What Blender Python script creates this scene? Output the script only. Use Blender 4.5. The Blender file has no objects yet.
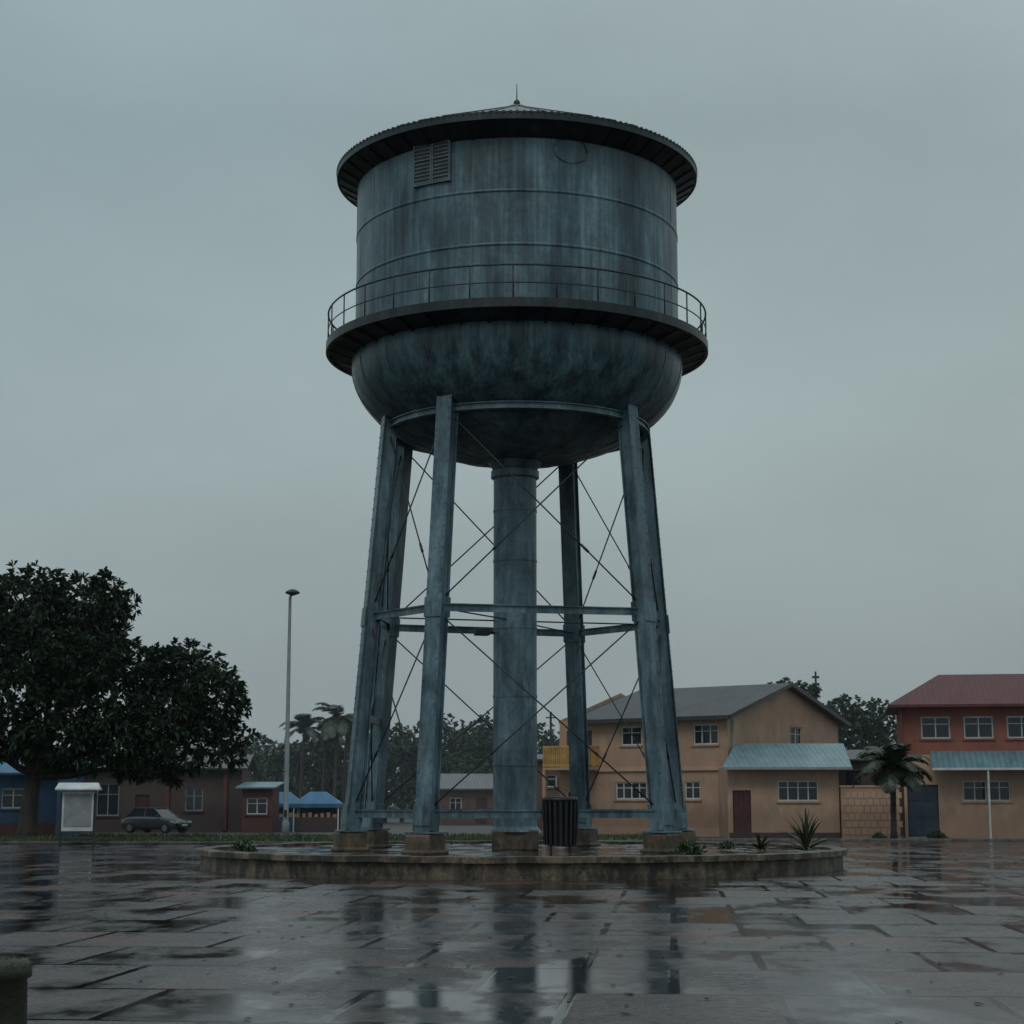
import bpy, math, random
import numpy as np
from mathutils import Vector, Matrix
random.seed(4); rng=np.random.default_rng(4)
R=math.radians; pi=math.pi
sc=bpy.context.scene
COL=sc.collection
CH=1.85

# ---------------------------------------------------------------- materials
def newmat(name):
    m=bpy.data.materials.new(name); m.use_nodes=True
    nt=m.node_tree; b=nt.nodes['Principled BSDF']
    return m,nt,b
def N(nt,t,**kw):
    n=nt.nodes.new(t)
    for k,v in kw.items(): setattr(n,k,v)
    return n
def ramp(nt,stops):
    r=N(nt,'ShaderNodeValToRGB'); e=r.color_ramp.elements
    while len(e)<len(stops): e.new(0.5)
    for i,(p,c) in enumerate(stops):
        e[i].position=p; e[i].color=(c[0],c[1],c[2],1) if hasattr(c,'__len__') else (c,c,c,1)
    return r
def noise(nt,scale=(1,1,1),s=1.0,detail=6,rough=.6,coord='Object'):
    tc=N(nt,'ShaderNodeTexCoord'); mp=N(nt,'ShaderNodeMapping'); mp.inputs['Scale'].default_value=scale
    n=N(nt,'ShaderNodeTexNoise'); n.inputs['Scale'].default_value=s; n.inputs['Detail'].default_value=detail
    n.inputs['Roughness'].default_value=rough
    nt.links.new(tc.outputs[coord],mp.inputs[0]); nt.links.new(mp.outputs[0],n.inputs['Vector'])
    return n
def mix(nt,a,b,f,mode='MIX'):
    m=N(nt,'ShaderNodeMix',data_type='RGBA',blend_type=mode)
    for s,v in ((m.inputs[0],f),(m.inputs[6],a),(m.inputs[7],b)):
        if hasattr(v,'is_linked') or hasattr(v,'links'): nt.links.new(v,s)
        elif hasattr(v,'__len__'): s.default_value=(v[0],v[1],v[2],1)
        else: s.default_value=v
    return m.outputs[2]
def bump(nt,b,h,strength=.3,dist=.02):
    bp=N(nt,'ShaderNodeBump'); bp.inputs['Strength'].default_value=strength; bp.inputs['Distance'].default_value=dist
    nt.links.new(h,bp.inputs['Height']); nt.links.new(bp.outputs[0],b.inputs['Normal'])
def mat(name,c,rough=.6,var=.35,s=1.5,scale=(1,1,1),metal=0,bmp=.2,spec=.5):
    m,nt,b=newmat(name)
    n=noise(nt,scale,s)
    lo=[x*(1-var) for x in c]; hi=[min(1,x*(1+var)) for x in c]
    r=ramp(nt,[(.3,lo),(.7,hi)]); nt.links.new(n.outputs[0],r.inputs[0])
    nt.links.new(r.outputs[0],b.inputs['Base Color'])
    b.inputs['Roughness'].default_value=rough; b.inputs['Metallic'].default_value=metal
    b.inputs['Specular IOR Level'].default_value=spec
    if bmp: 
        n2=noise(nt,(1,1,1),s*12); bump(nt,b,n2.outputs[0],bmp,.01)
    return m
def steel(name,dark,mid,light,sx=2.2,sz=.16,rust=.5,rough=.38,rustc=(.05,.03,.02),fine=.62):
    m,nt,b=newmat(name)
    n=noise(nt,(sx*.7,sx*.7,sz*1.3),1.0,9,.62); r=ramp(nt,[(.36,dark),(.5,mid),(.64,light)])
    nt.links.new(n.outputs[0],r.inputs[0])
    nf=noise(nt,(sx*4,sx*4,sz*1.6),1.0,5,.6); rf=ramp(nt,[(.32,fine),(.62,1.15)]); nt.links.new(nf.outputs[0],rf.inputs[0])
    c=mix(nt,r.outputs[0],rf.outputs[0],1.0,'MULTIPLY')
    n2=noise(nt,(1,1,.8),.6,7,.65); r2=ramp(nt,[(.35,.55),(.66,1.3)]); nt.links.new(n2.outputs[0],r2.inputs[0])
    c=mix(nt,c,r2.outputs[0],1.0,'MULTIPLY')
    n3=noise(nt,(1.6,1.6,.8),1.7,10,.75); r3=ramp(nt,[(.55,0),(.68,rust)]); nt.links.new(n3.outputs[0],r3.inputs[0])
    c=mix(nt,c,rustc,r3.outputs[0])
    n5=noise(nt,(sx*1.8,sx*1.8,sz*.9),1.3,7,.65); r5=ramp(nt,[(.58,0),(.74,.45)]); nt.links.new(n5.outputs[0],r5.inputs[0])
    c=mix(nt,c,[x*1.35 for x in light],r5.outputs[0])
    n6=noise(nt,(1,1,1),5,10,.8); r6=ramp(nt,[(.35,.72),(.65,1.18)]); nt.links.new(n6.outputs[0],r6.inputs[0])
    c=mix(nt,c,r6.outputs[0],1.0,'MULTIPLY')
    nt.links.new(c,b.inputs['Base Color'])
    rr=ramp(nt,[(.3,rough-.1),(.7,rough+.15)]); nt.links.new(n6.outputs[0],rr.inputs[0])
    nt.links.new(rr.outputs[0],b.inputs['Roughness'])
    n4=noise(nt,(1,1,.6),12,6); bump(nt,b,n4.outputs[0],.3,.02)
    return m
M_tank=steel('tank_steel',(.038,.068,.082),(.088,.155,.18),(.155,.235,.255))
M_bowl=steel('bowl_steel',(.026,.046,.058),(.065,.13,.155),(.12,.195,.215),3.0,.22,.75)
M_leg=steel('leg_steel',(.05,.085,.105),(.10,.165,.195),(.165,.24,.265),2.4,.4,.8,fine=.72)
M_vent=mat('vent_steel',(.10,.13,.14),.5,.4,3)
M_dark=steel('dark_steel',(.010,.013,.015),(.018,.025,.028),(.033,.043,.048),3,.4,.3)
M_roof=steel('roof_steel',(.06,.08,.085),(.12,.15,.16),(.2,.24,.25),2,2,.4)
M_rod=mat('rod_steel',(.025,.033,.037),.5,.3)
def concrete(name,a,b_,moss,rough=.55,zs=.8,mm=(.47,.6)):
    m,nt,b=newmat(name)
    n=noise(nt,(1.2,1.2,zs),2.0,10,.7); r=ramp(nt,[(.32,a),(.68,b_)]); nt.links.new(n.outputs[0],r.inputs[0])
    n2=noise(nt,(1.6,1.6,.9),1.3,10,.75); r2=ramp(nt,[(mm[0],0),(mm[1],.92)]); nt.links.new(n2.outputs[0],r2.inputs[0])
    c=mix(nt,r.outputs[0],moss,r2.outputs[0]); nt.links.new(c,b.inputs['Base Color'])
    b.inputs['Roughness'].default_value=rough
    n3=noise(nt,(1,1,1),18,8,.7); bump(nt,b,n3.outputs[0],.5,.03)
    return m
M_plinth=concrete('plinth_concrete',(.035,.026,.019),(.27,.20,.135),(.020,.019,.012),mm=(.44,.57))
M_footing=concrete('footing_concrete',(.035,.026,.018),(.20,.13,.08),(.03,.033,.02))
M_kerb=concrete('kerb_concrete',(.08,.075,.07),(.2,.19,.18),(.05,.05,.04))
M_moss=concrete('mossy_concrete',(.025,.025,.018),(.08,.075,.05),(.035,.045,.012))

def wet(name,ca,cb,red,bw=2.0,bh=2.6,pud=(.41,.59),bstr=.15,rdry=.28,sdry=.30,ps=.7,slab=.5,mort=.06):
    m,nt,b=newmat(name); L=nt.links
    tc=N(nt,'ShaderNodeTexCoord')
    mp=N(nt,'ShaderNodeMapping'); mp.inputs['Rotation'].default_value=(0,0,R(5)); L.new(tc.outputs['Object'],mp.inputs[0])
    br=N(nt,'ShaderNodeTexBrick'); br.offset=.5
    br.inputs['Scale'].default_value=1; br.inputs['Brick Width'].default_value=bw; br.inputs['Row Height'].default_value=bh
    br.inputs['Mortar Size'].default_value=mort; br.inputs['Mortar Smooth'].default_value=.4
    br.inputs['Color1'].default_value=(.3,.3,.3,1); br.inputs['Color2'].default_value=(1.45,1.45,1.45,1); br.inputs['Mortar'].default_value=(.1,.1,.1,1)
    L.new(mp.outputs[0],br.inputs['Vector'])
    n=noise(nt,(1,1,1),.5,9,.7); r=ramp(nt,[(.35,ca),(.65,cb)]); L.new(n.outputs[0],r.inputs[0])
    c=mix(nt,r.outputs[0],br.outputs[0],.8,'MULTIPLY')
    ng0=noise(nt,(1,1,1),11,8,.75); rg0=ramp(nt,[(.35,.3),(.65,1.7)]); L.new(ng0.outputs[0],rg0.inputs[0])
    c=mix(nt,c,rg0.outputs[0],1.0,'MULTIPLY')
    nr=noise(nt,(1,1,1),.22,6,.6); rr=ramp(nt,[(.54,0),(.64,.85)]); L.new(nr.outputs[0],rr.inputs[0])
    c=mix(nt,c,red,rr.outputs[0])
    npd=noise(nt,(1,.55,1),ps,8,.62)
    ad=N(nt,'ShaderNodeMath',operation='MULTIPLY_ADD'); sb=N(nt,'ShaderNodeSeparateColor'); L.new(br.outputs[0],sb.inputs[0])
    L.new(sb.outputs[0],ad.inputs[0]); ad.inputs[1].default_value=-.11*slab/.35; 
    ad2=N(nt,'ShaderNodeMath',operation='ADD'); L.new(npd.outputs[0],ad2.inputs[0]); ad2.inputs[1].default_value=.09*slab/.35; L.new(ad2.outputs[0],ad.inputs[2])
    rp=ramp(nt,[(pud[0],0),(pud[1],1)]); L.new(ad.outputs[0],rp.inputs[0])
    c2=mix(nt,c,(.012,.009,.009),mix(nt,(0,0,0),rp.outputs[0],.7)); L.new(c2,b.inputs['Base Color'])
    nf=noise(nt,(1,1,1),7,8,.7); rf=ramp(nt,[(.3,rdry-.12),(.7,rdry+.2)]); L.new(nf.outputs[0],rf.inputs[0])
    ro=mix(nt,rf.outputs[0],(.06,.06,.06),rp.outputs[0]); L.new(ro,b.inputs['Roughness'])
    spc=mix(nt,(sdry,)*3,(.40,)*3,rp.outputs[0]); spc=mix(nt,spc,(.08,)*3,br.outputs[1]); L.new(spc,b.inputs['Specular IOR Level'])
    ng=noise(nt,(1,1,1),20,6,.75)
    inv=N(nt,'ShaderNodeMath',operation='MULTIPLY_ADD'); inv.inputs[1].default_value=-.85*bstr; inv.inputs[2].default_value=bstr
    L.new(rp.outputs[0],inv.inputs[0])
    mm=N(nt,'ShaderNodeMath',operation='SUBTRACT'); L.new(ng.outputs[0],mm.inputs[0]); L.new(br.outputs[1],mm.inputs[1])
    bp=N(nt,'ShaderNodeBump'); bp.inputs['Distance'].default_value=.03
    L.new(inv.outputs[0],bp.inputs['Strength']); L.new(mm.outputs[0],bp.inputs['Height']); L.new(bp.outputs[0],b.inputs['Normal'])
    return m
M_plaza=wet('wet_paving',(.026,.018,.018),(.066,.046,.044),(.11,.037,.02))
M_ptop=wet('wet_plinth_floor',(.05,.045,.045),(.11,.10,.10),(.08,.06,.05),1.2,1.2,(.42,.5),.3,.3,.4,1.2,.35,.03)
M_earth=mat('wet_earth',(.05,.042,.035),.6,.4,.3)
M_road=mat('wet_asphalt',(.045,.045,.047),.25,.3,.8)
M_grass=mat('grass_base',(.03,.045,.018),.7,.5,1.5)
M_blade=mat('grass_blade',(.045,.065,.022),.5,.5,1.2,bmp=0)
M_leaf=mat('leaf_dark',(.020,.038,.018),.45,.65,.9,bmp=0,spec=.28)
M_leaf2=mat('leaf_distant_hazed',(.05,.082,.05),.75,.5,.35,bmp=0,spec=.15)  # lightened green, distance haze is put into the leaf colour
M_leaf3=mat('leaf_far_hazed',(.10,.14,.125),.85,.3,.2,bmp=0,spec=.1)  # paler and greyer still: haze painted into the farthest foliage
M_palm=mat('palm_leaf',(.035,.055,.028),.45,.4,1.5,bmp=0)
M_palmd=mat('palm_leaf_hazed',(.06,.085,.062),.6,.4,1.5,bmp=0)  # lighter than the near palm, with haze painted in
M_bark=mat('bark',(.04,.032,.026),.75,.5,3,(1,1,.3),bmp=.6)
def wallm(name,c,st=.45): 
    m,nt,b=newmat(name)
    n=noise(nt,(1,1,.8),.7,8,.65); r=ramp(nt,[(.3,[x*.72 for x in c]),(.65,c)]); nt.links.new(n.outputs[0],r.inputs[0])
    n2=noise(nt,(1.3,1.3,.5),1.3,9,.75); r2=ramp(nt,[(.52,0),(.72,st)]); nt.links.new(n2.outputs[0],r2.inputs[0])
    cc=mix(nt,r.outputs[0],[x*.42 for x in c],r2.outputs[0])
    tc=N(nt,'ShaderNodeTexCoord'); sp=N(nt,'ShaderNodeSeparateXYZ'); nt.links.new(tc.outputs['Object'],sp.inputs[0])
    n4=noise(nt,(1,1,.3),1.4,6,.6); ad=N(nt,'ShaderNodeMath',operation='MULTIPLY_ADD'); nt.links.new(n4.outputs[0],ad.inputs[0]); ad.inputs[1].default_value=-2.2; nt.links.new(sp.outputs[2],ad.inputs[2])
    rd=ramp(nt,[(.0,.55),(.9,0)]); nt.links.new(ad.outputs[0],rd.inputs[0]); cc=mix(nt,cc,[x*.35 for x in c],rd.outputs[0])
    nt.links.new(cc,b.inputs['Base Color'])
    b.inputs['Roughness'].default_value=.75
    n3=noise(nt,(1,1,1),12,6); bump(nt,b,n3.outputs[0],.3,.02)
    return m
M_beige=wallm('beige_render',(.48,.295,.20)); M_beige2=wallm('cream_render',(.56,.35,.24))
M_orange=wallm('terracotta_render',(.30,.10,.065)); M_brown=wallm('brown_render',(.09,.058,.052)); M_brick=wallm('brick_render',(.16,.085,.065))
M_blue=wallm('blue_render',(.045,.12,.23)); M_redw=wallm('red_render',(.14,.045,.04))
M_white=mat('white_paint',(.55,.55,.54),.5,.2,2); M_grey=mat('grey_panel',(.25,.26,.26),.5,.3,2)
def roofm(name,c,rough=.35,k=1.1,lo=.82,bs=.3):
    m,nt,b=newmat(name)
    n=noise(nt,(1.5,.5,1),.9,9,.75); r=ramp(nt,[(.3,[x*.55 for x in c]),(.7,[x*1.2 for x in c])]); nt.links.new(n.outputs[0],r.inputs[0])
    tc=N(nt,'ShaderNodeTexCoord'); w=N(nt,'ShaderNodeTexWave'); w.bands_direction='X'; w.inputs['Scale'].default_value=k
    nt.links.new(tc.outputs['Object'],w.inputs['Vector'])
    rw=ramp(nt,[(0,lo),(1,1.05)]); nt.links.new(w.outputs[0],rw.inputs[0])
    nt.links.new(mix(nt,r.outputs[0],rw.outputs[0],1.0,'MULTIPLY'),b.inputs['Base Color'])
    b.inputs['Roughness'].default_value=rough; bump(nt,b,w.outputs[0],bs,.04)
    return m
M_rgrey=roofm('grey_roofing',(.07,.073,.08),.55); M_rteal=roofm('teal_metal_roofing',(.16,.27,.30)); M_rmaroon=roofm('maroon_roofing',(.12,.026,.03),.6)
M_rdark=roofm('dark_roofing',(.05,.045,.045)); M_tarp=roofm('blue_tarp',(.03,.15,.29),.4,.3,.9,.1); M_rpale=roofm('pale_roofing',(.13,.13,.135))
M_glass,_nt,_b=newmat('window_glass'); _b.inputs['Base Color'].default_value=(.02,.025,.03,1); _b.inputs['Roughness'].default_value=.06
M_door=mat('maroon_door',(.07,.018,.018),.5); M_doorb=mat('blue_door',(.02,.035,.055),.5)
M_yel=mat('yellow_balcony',(.55,.31,.09),.6,.3); M_black=mat('black_plastic',(.012,.013,.015),.45,.4)
M_carp=mat('car_paint',(.05,.055,.06),.2,.1,2,bmp=0); M_tyre=mat('tyre',(.012,.012,.012),.8)
M_galv=mat('galvanised_steel',(.17,.185,.19),.5,.25,2,metal=.1); M_lens=mat('lens',(.4,.4,.38),.2,.1)

# ---------------------------------------------------------------- geometry helpers
def empty(name,loc=(0,0,0),rz=0):
    o=bpy.data.objects.new(name,None); o.location=loc; o.rotation_euler=(0,0,rz); COL.objects.link(o); return o
def mesh(name,v,f,m,parent=None,smooth=False,bev=0):
    me=bpy.data.meshes.new(name); me.from_pydata([tuple(p) for p in v],[],[tuple(q) for q in f]); me.materials.append(m)
    me.update()
    o=bpy.data.objects.new(name,me); COL.objects.link(o)
    if parent: o.parent=parent
    if smooth: me.polygons.foreach_set('use_smooth',[True]*len(me.polygons))
    if bev:
        b=o.modifiers.new('b','BEVEL'); b.width=bev; b.segments=2; b.limit_method='ANGLE'
    return o
class G:
    def __init__(s): s.v=[]; s.f=[]
    def add(s,v,f):
        k=len(s.v); s.v+= [tuple(p) for p in v]; s.f+=[tuple(i+k for i in q) for q in f]
    def box(s,c,d,rz=0):
        x,y,z=[q/2 for q in d]; ca,sa=math.cos(rz),math.sin(rz); v=[]
        for sx,sy,sz in ((-1,-1,-1),(1,-1,-1),(1,1,-1),(-1,1,-1),(-1,-1,1),(1,-1,1),(1,1,1),(-1,1,1)):
            a,b=sx*x,sy*y; v.append((c[0]+a*ca-b*sa,c[1]+a*sa+b*ca,c[2]+sz*z))
        s.add(v,[(0,3,2,1),(4,5,6,7),(0,1,5,4),(1,2,6,5),(2,3,7,6),(3,0,4,7)])
    def beam(s,a,b,w,h,side=None):
        a=Vector(a); b=Vector(b); d=(b-a).normalized()
        side=Vector(side) if side else d.cross(Vector((0,0,1)))
        side=(side-d*side.dot(d))
        if side.length<1e-4: side=Vector((1,0,0))
        side.normalize(); up=d.cross(side)
        v=[]
        for p in (a,b):
            for i,j in ((-1,-1),(1,-1),(1,1),(-1,1)): v.append(p+side*i*w/2+up*j*h/2)
        s.add(v,[(3,2,1,0),(4,5,6,7),(0,1,5,4),(1,2,6,5),(2,3,7,6),(3,0,4,7)])
    def tube(s,pts,rs,n=10,caps=True):
        pts=[Vector(p) for p in pts]
        if not hasattr(rs,'__len__'): rs=[rs]*len(pts)
        k=len(s.v); 
        for i,p in enumerate(pts):
            d=(pts[min(i+1,len(pts)-1)]-pts[max(i-1,0)]).normalized()
            u=d.cross(Vector((.13,.31,.94))); 
            if u.length<.2: u=d.cross(Vector((1,0,0)))
            u.normalize(); w=d.cross(u)
            for j in range(n):
                a=2*pi*j/n; s.v.append(tuple(p+u*rs[i]*math.cos(a)+w*rs[i]*math.sin(a)))
        for i in range(len(pts)-1):
            for j in range(n):
                j2=(j+1)%n; s.f.append((k+i*n+j,k+i*n+j2,k+(i+1)*n+j2,k+(i+1)*n+j))
        if caps:
            s.f.append(tuple(k+j for j in range(n))[::-1]); e=k+(len(pts)-1)*n; s.f.append(tuple(e+j for j in range(n)))
    def lathe(s,prof,n=96,c=(0,0)):
        k=len(s.v)
        for r,z in prof:
            for j in range(n):
                a=2*pi*j/n; s.v.append((c[0]+r*math.cos(a),c[1]+r*math.sin(a),z))
        for i in range(len(prof)-1):
            for j in range(n):
                j2=(j+1)%n; s.f.append((k+i*n+j,k+i*n+j2,k+(i+1)*n+j2,k+(i+1)*n+j))
    def out(s,name,m,parent=None,smooth=False,bev=0): return mesh(name,s.v,s.f,m,parent,smooth,bev)
def autosmooth(o,ang=35):
    me=o.data; me.polygons.foreach_set('use_smooth',[True]*len(me.polygons))
    try: me.set_sharp_from_angle(angle=R(ang))
    except Exception: pass

# ---------------------------------------------------------------- camera / world / light
cam=bpy.data.cameras.new('camera'); cam.lens=63.3; cam.sensor_width=36; cam.clip_end=3000; cam.clip_start=.1
co=bpy.data.objects.new('camera',cam); co.location=(0,0,CH); co.rotation_euler=(R(90+9.15),0,0); COL.objects.link(co); sc.camera=co
w=bpy.data.worlds.new('World'); sc.world=w; w.use_nodes=True; nt=w.node_tree
bg=nt.nodes['Background']
sky=N(nt,'ShaderNodeTexSky'); sky.sky_type='NISHITA'; sky.sun_disc=False; sky.sun_elevation=R(48); sky.sun_rotation=R(20)
sky.air_density=2; sky.dust_density=6
tc=N(nt,'ShaderNodeTexCoord'); sp=N(nt,'ShaderNodeSeparateXYZ'); nt.links.new(tc.outputs['Generated'],sp.inputs[0])
rg=ramp(nt,[(.0,(.30,.365,.39)),(.06,(.315,.385,.41)),(.2,(.325,.415,.44)),(.36,(.25,.345,.375)),(.55,(.35,.46,.50)),(1.,(.56,.70,.75))])
nt.links.new(sp.outputs[2],rg.inputs[0])
nz=N(nt,'ShaderNodeTexNoise'); nz.inputs['Scale'].default_value=3.0; nz.inputs['Detail'].default_value=6; nz.inputs['Roughness'].default_value=.55
mpw=N(nt,'ShaderNodeMapping'); mpw.inputs['Scale'].default_value=(1,1,2.0); nt.links.new(tc.outputs['Generated'],mpw.inputs[0]); nt.links.new(mpw.outputs[0],nz.inputs['Vector'])
rn=ramp(nt,[(.3,.89),(.7,1.1)]); nt.links.new(nz.outputs[0],rn.inputs[0])
cl=mix(nt,rg.outputs[0],rn.outputs[0],1.0,'MULTIPLY')
sk=mix(nt,sky.outputs[0],(.1,.1,.1),1.0,'MULTIPLY')
fin=mix(nt,cl,sk,.05); SC=mix(nt,fin,(10,10,10),1.0,'MULTIPLY')
nt.links.new(SC,bg.inputs[0]); bg.inputs[1].default_value=.1
su=bpy.data.lights.new('sun','SUN'); su.energy=.55; su.angle=R(25); su.color=(1,.98,.95)
so=bpy.data.objects.new('sun',su); so.rotation_euler=(R(42),0,R(-20)); COL.objects.link(so)
sc.view_settings.view_transform='Standard'; sc.view_settings.look='None'; sc.view_settings.exposure=0
mm_=bpy.data.materials.new('rain_mist'); mm_.use_nodes=True; t_=mm_.node_tree; t_.nodes.remove(t_.nodes['Principled BSDF'])
vs=t_.nodes.new('ShaderNodeVolumeScatter'); vs.inputs['Color'].default_value=(.92,.97,1,1); vs.inputs['Density'].default_value=.0009; vs.inputs['Anisotropy'].default_value=.2
t_.links.new(vs.outputs[0],t_.nodes['Material Output'].inputs['Volume'])
g=G(); g.box((0,380,29.5),(1800,600,61)); g.out('mist',mm_)   # rain mist bank standing beyond the tower (y 80..680)

# ---------------------------------------------------------------- ground
def sheet(name,pts,z,m):
    return mesh(name,[(x,y,z) for x,y in pts],[tuple(range(len(pts)))],m)
sheet('ground',[(-1500,-300),(1500,-300),(1500,2500),(-1500,2500)],-.012,M_earth)
sheet('plaza_paving',[(-70,-30),(70,-30),(70,88),(9,88),(4,80),(-70,80)],.0,M_plaza)
sheet('road',[(4,88.3),(90,88.3),(90,93.5),(4,93.5)],-.004,M_road)
g=G(); g.box((-33,80.15,.06),(74,.3,.14)); g.box((41,88.15,.05),(64,.3,.12)); g.out('kerb',M_kerb,bev=.02)
sheet('grass_verge',[(-90,80.3),(3.8,80.3),(9,88),(9,104),(-90,104)],.05,M_grass)
n=26000
x=rng.uniform(-34,9,n); y=80.4+rng.power(.8,n)*18; keep=(x<3.5)|(y>88); x=x[keep];y=y[keep]; n=len(x)
cl_=np.sin(x*1.3+y*.7)+np.sin(x*.4-y*1.9); h=(.08+.10*rng.random(n))*(1+.35*cl_.clip(-1,2))
a=rng.uniform(0,2*pi,n); dx=np.cos(a)*.035; dy=np.sin(a)*.035
V=np.stack([np.stack([x-dx,y-dy,np.full(n,.05)],1),np.stack([x+dx,y+dy,np.full(n,.05)],1),np.stack([x+rng.normal(0,.05,n),y+rng.normal(0,.05,n),.05+h],1)],1).reshape(-1,3)
mesh('grass',V.tolist(),np.arange(3*n).reshape(-1,3).tolist(),M_blade)
n=700
x=rng.uniform(-16,16,n); y=rng.uniform(14,70,n); v=[];f=[]
for i in range(n):
    if (x[i]-.15)**2+(y[i]-53)**2<93: continue
    a=random.uniform(0,2*pi); l=random.uniform(.03,.08); k=len(v); ca,sa=math.cos(a)*l,math.sin(a)*l
    v+=[(x[i]-ca,y[i]-sa,.006),(x[i]-sa*.4,y[i]+ca*.4,.02),(x[i]+ca,y[i]+sa,.008),(x[i]+sa*.4,y[i]-ca*.4,.012)]; f.append((k,k+1,k+2,k+3))
mesh('fallen_leaves',v,f,M_bark)

# ---------------------------------------------------------------- plinth
TX=.15
P=empty('round_plinth',(TX+.12,53,0))
g=G(); g.lathe([(9.14,-.02),(9.14,.40),(9.27,.405),(9.27,.545),(9.23,.56),(8.85,.56),(8.83,.55),(8.83,.47)],128)
for i,(a,b,c) in enumerate(g.v):
    t=math.atan2(b,a); k=1+.0012*math.sin(t*23)+.001*math.sin(t*57+1); g.v[i]=(a*k,b*k,c+.006*math.sin(t*31)+.005*math.sin(t*13+2) if c>.3 else c)
o=g.out('rim_wall',M_plinth,P); autosmooth(o,30)
g=G(); g.lathe([(8.84,.478),(.01,.482)],96); g.out('floor',M_ptop,P)

# ---------------------------------------------------------------- water tower
T=empty('water_tower',(TX,53,0)); Z0=CH
RW=4.87
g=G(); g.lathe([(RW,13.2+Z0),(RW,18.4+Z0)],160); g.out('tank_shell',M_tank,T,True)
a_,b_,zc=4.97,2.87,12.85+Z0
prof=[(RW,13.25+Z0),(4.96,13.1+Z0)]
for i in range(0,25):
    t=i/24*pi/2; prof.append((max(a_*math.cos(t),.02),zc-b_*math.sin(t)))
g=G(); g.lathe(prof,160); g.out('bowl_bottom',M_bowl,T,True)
g=G()
for zz in (15.3,16.85):
    z=zz+Z0; g.lathe([(RW,z-.05),(RW+.02,z-.04),(RW+.02,z+.04),(RW,z+.05)],160)
o=g.out('plate_seams',M_tank,T,True)
g=G(); edges=[13.55,15.3,16.85,18.3]
for c in range(3):
    for k in range(14):
        a=2*pi*(k+.5*(c%2)+.2)/14; z0,z1=edges[c]+Z0+.07,edges[c+1]+Z0-.07
        g.box((RW*math.cos(a),RW*math.sin(a),(z0+z1)/2),(.014,.05,z1-z0),a)
g.out('vertical_seams',M_tank,T)
g=G()
for k in range(20):
    a=2*pi*(k+.3)/20; pts=[]
    for i in range(0,20):
        t=(i/19)*pi/2*.9; rr=a_*math.cos(t)+.004; pts.append((rr*math.cos(a),rr*math.sin(a),zc-b_*math.sin(t)-.003))
    g.tube(pts,.014,4)
g.out('bowl_seams',M_bowl,T)
zr=18.9+Z0
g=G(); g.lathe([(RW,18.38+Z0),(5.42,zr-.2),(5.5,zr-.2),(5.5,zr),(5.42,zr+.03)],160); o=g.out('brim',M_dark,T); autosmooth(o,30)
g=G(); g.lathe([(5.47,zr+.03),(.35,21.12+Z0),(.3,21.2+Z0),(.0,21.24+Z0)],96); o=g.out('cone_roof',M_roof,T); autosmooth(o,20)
g=G()
for k in range(48):
    a=2*pi*k/48; g.beam((5.46*math.cos(a),5.46*math.sin(a),zr+.045),(.35*math.cos(a),.35*math.sin(a),21.13+Z0),.04,.035)
    g.beam((4.9*math.cos(a),4.9*math.sin(a),18.38+Z0),(5.42*math.cos(a),5.42*math.sin(a),zr-.22),.04,.04)
for k in range(180):
    a=2*pi*k/180; g.box((5.49*math.cos(a),5.49*math.sin(a),zr+.0),(.06,.07,.07),a)
g.out('roof_ribs',M_dark,T)
g=G(); g.lathe([(.0,21.46+Z0),(.07,21.44+Z0),(.11,21.36+Z0),(.07,21.26+Z0),(.06,21.1+Z0)],16); g.tube([(0,0,21.4+Z0),(0,0,21.98+Z0)],[.02,.012],6); g.out('finial',M_dark,T,True)
def on(a,r,z): return (r*math.sin(a),-r*math.cos(a),z)
g=G(); a0=R(-29.5)
def lb(g,a,r,du,z,d):
    c=on(a,r,z); c=(c[0]+du*math.cos(a),c[1]+du*math.sin(a),c[2]); g.box(c,d,a)
zv=17.98+Z0
for du in (-.31,.31):
    for sx in (-.28,.28): lb(g,a0,RW+.01,du+sx,zv,(.045,.12,1.5))
    for sz in (-.72,0,.72): lb(g,a0,RW+.01,du,zv+sz,(.52,.118,.045))
    for i in range(13): 
        z=zv-.66+i*.11; 
        if abs(z-zv)>.035: lb(g,a0,RW+.03,du,z,(.51,.05,.04))
g.out('louvre_vent',M_vent,T)
g=G(); 
for du in (-.31,.31): lb(g,a0,RW-.01,du,zv,(.52,.1,1.42))
g.out('vent_shade_backing',M_black,T)  # solid black backing stands in for the shade between the slats
g=G(); a1=R(18); c=on(a1,RW+.0,18.1+Z0)
g.tube([(c[0]+.5*math.cos(t)*math.cos(a1),c[1]+.5*math.cos(t)*math.sin(a1),c[2]+.38*math.sin(t)) for t in [i*2*pi/24 for i in range(25)]],.022,6); g.out('inspection_hatch_ring',M_tank,T,True)
zd=13.5+Z0; RO=5.71
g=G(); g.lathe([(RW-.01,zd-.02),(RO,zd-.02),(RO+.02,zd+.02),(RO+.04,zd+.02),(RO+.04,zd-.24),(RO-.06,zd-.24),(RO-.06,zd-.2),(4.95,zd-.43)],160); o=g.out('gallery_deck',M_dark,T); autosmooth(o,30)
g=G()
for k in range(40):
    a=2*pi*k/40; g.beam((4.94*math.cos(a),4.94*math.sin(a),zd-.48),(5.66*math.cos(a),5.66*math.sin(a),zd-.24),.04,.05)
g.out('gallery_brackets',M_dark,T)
g=G()
for k in range(30):
    a=2*pi*(k+.4)/30; x_,y_=(RO-.02)*math.cos(a),(RO-.02)*math.sin(a); g.tube([(x_,y_,zd),(x_,y_,zd+.95)],.022,6)
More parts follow.
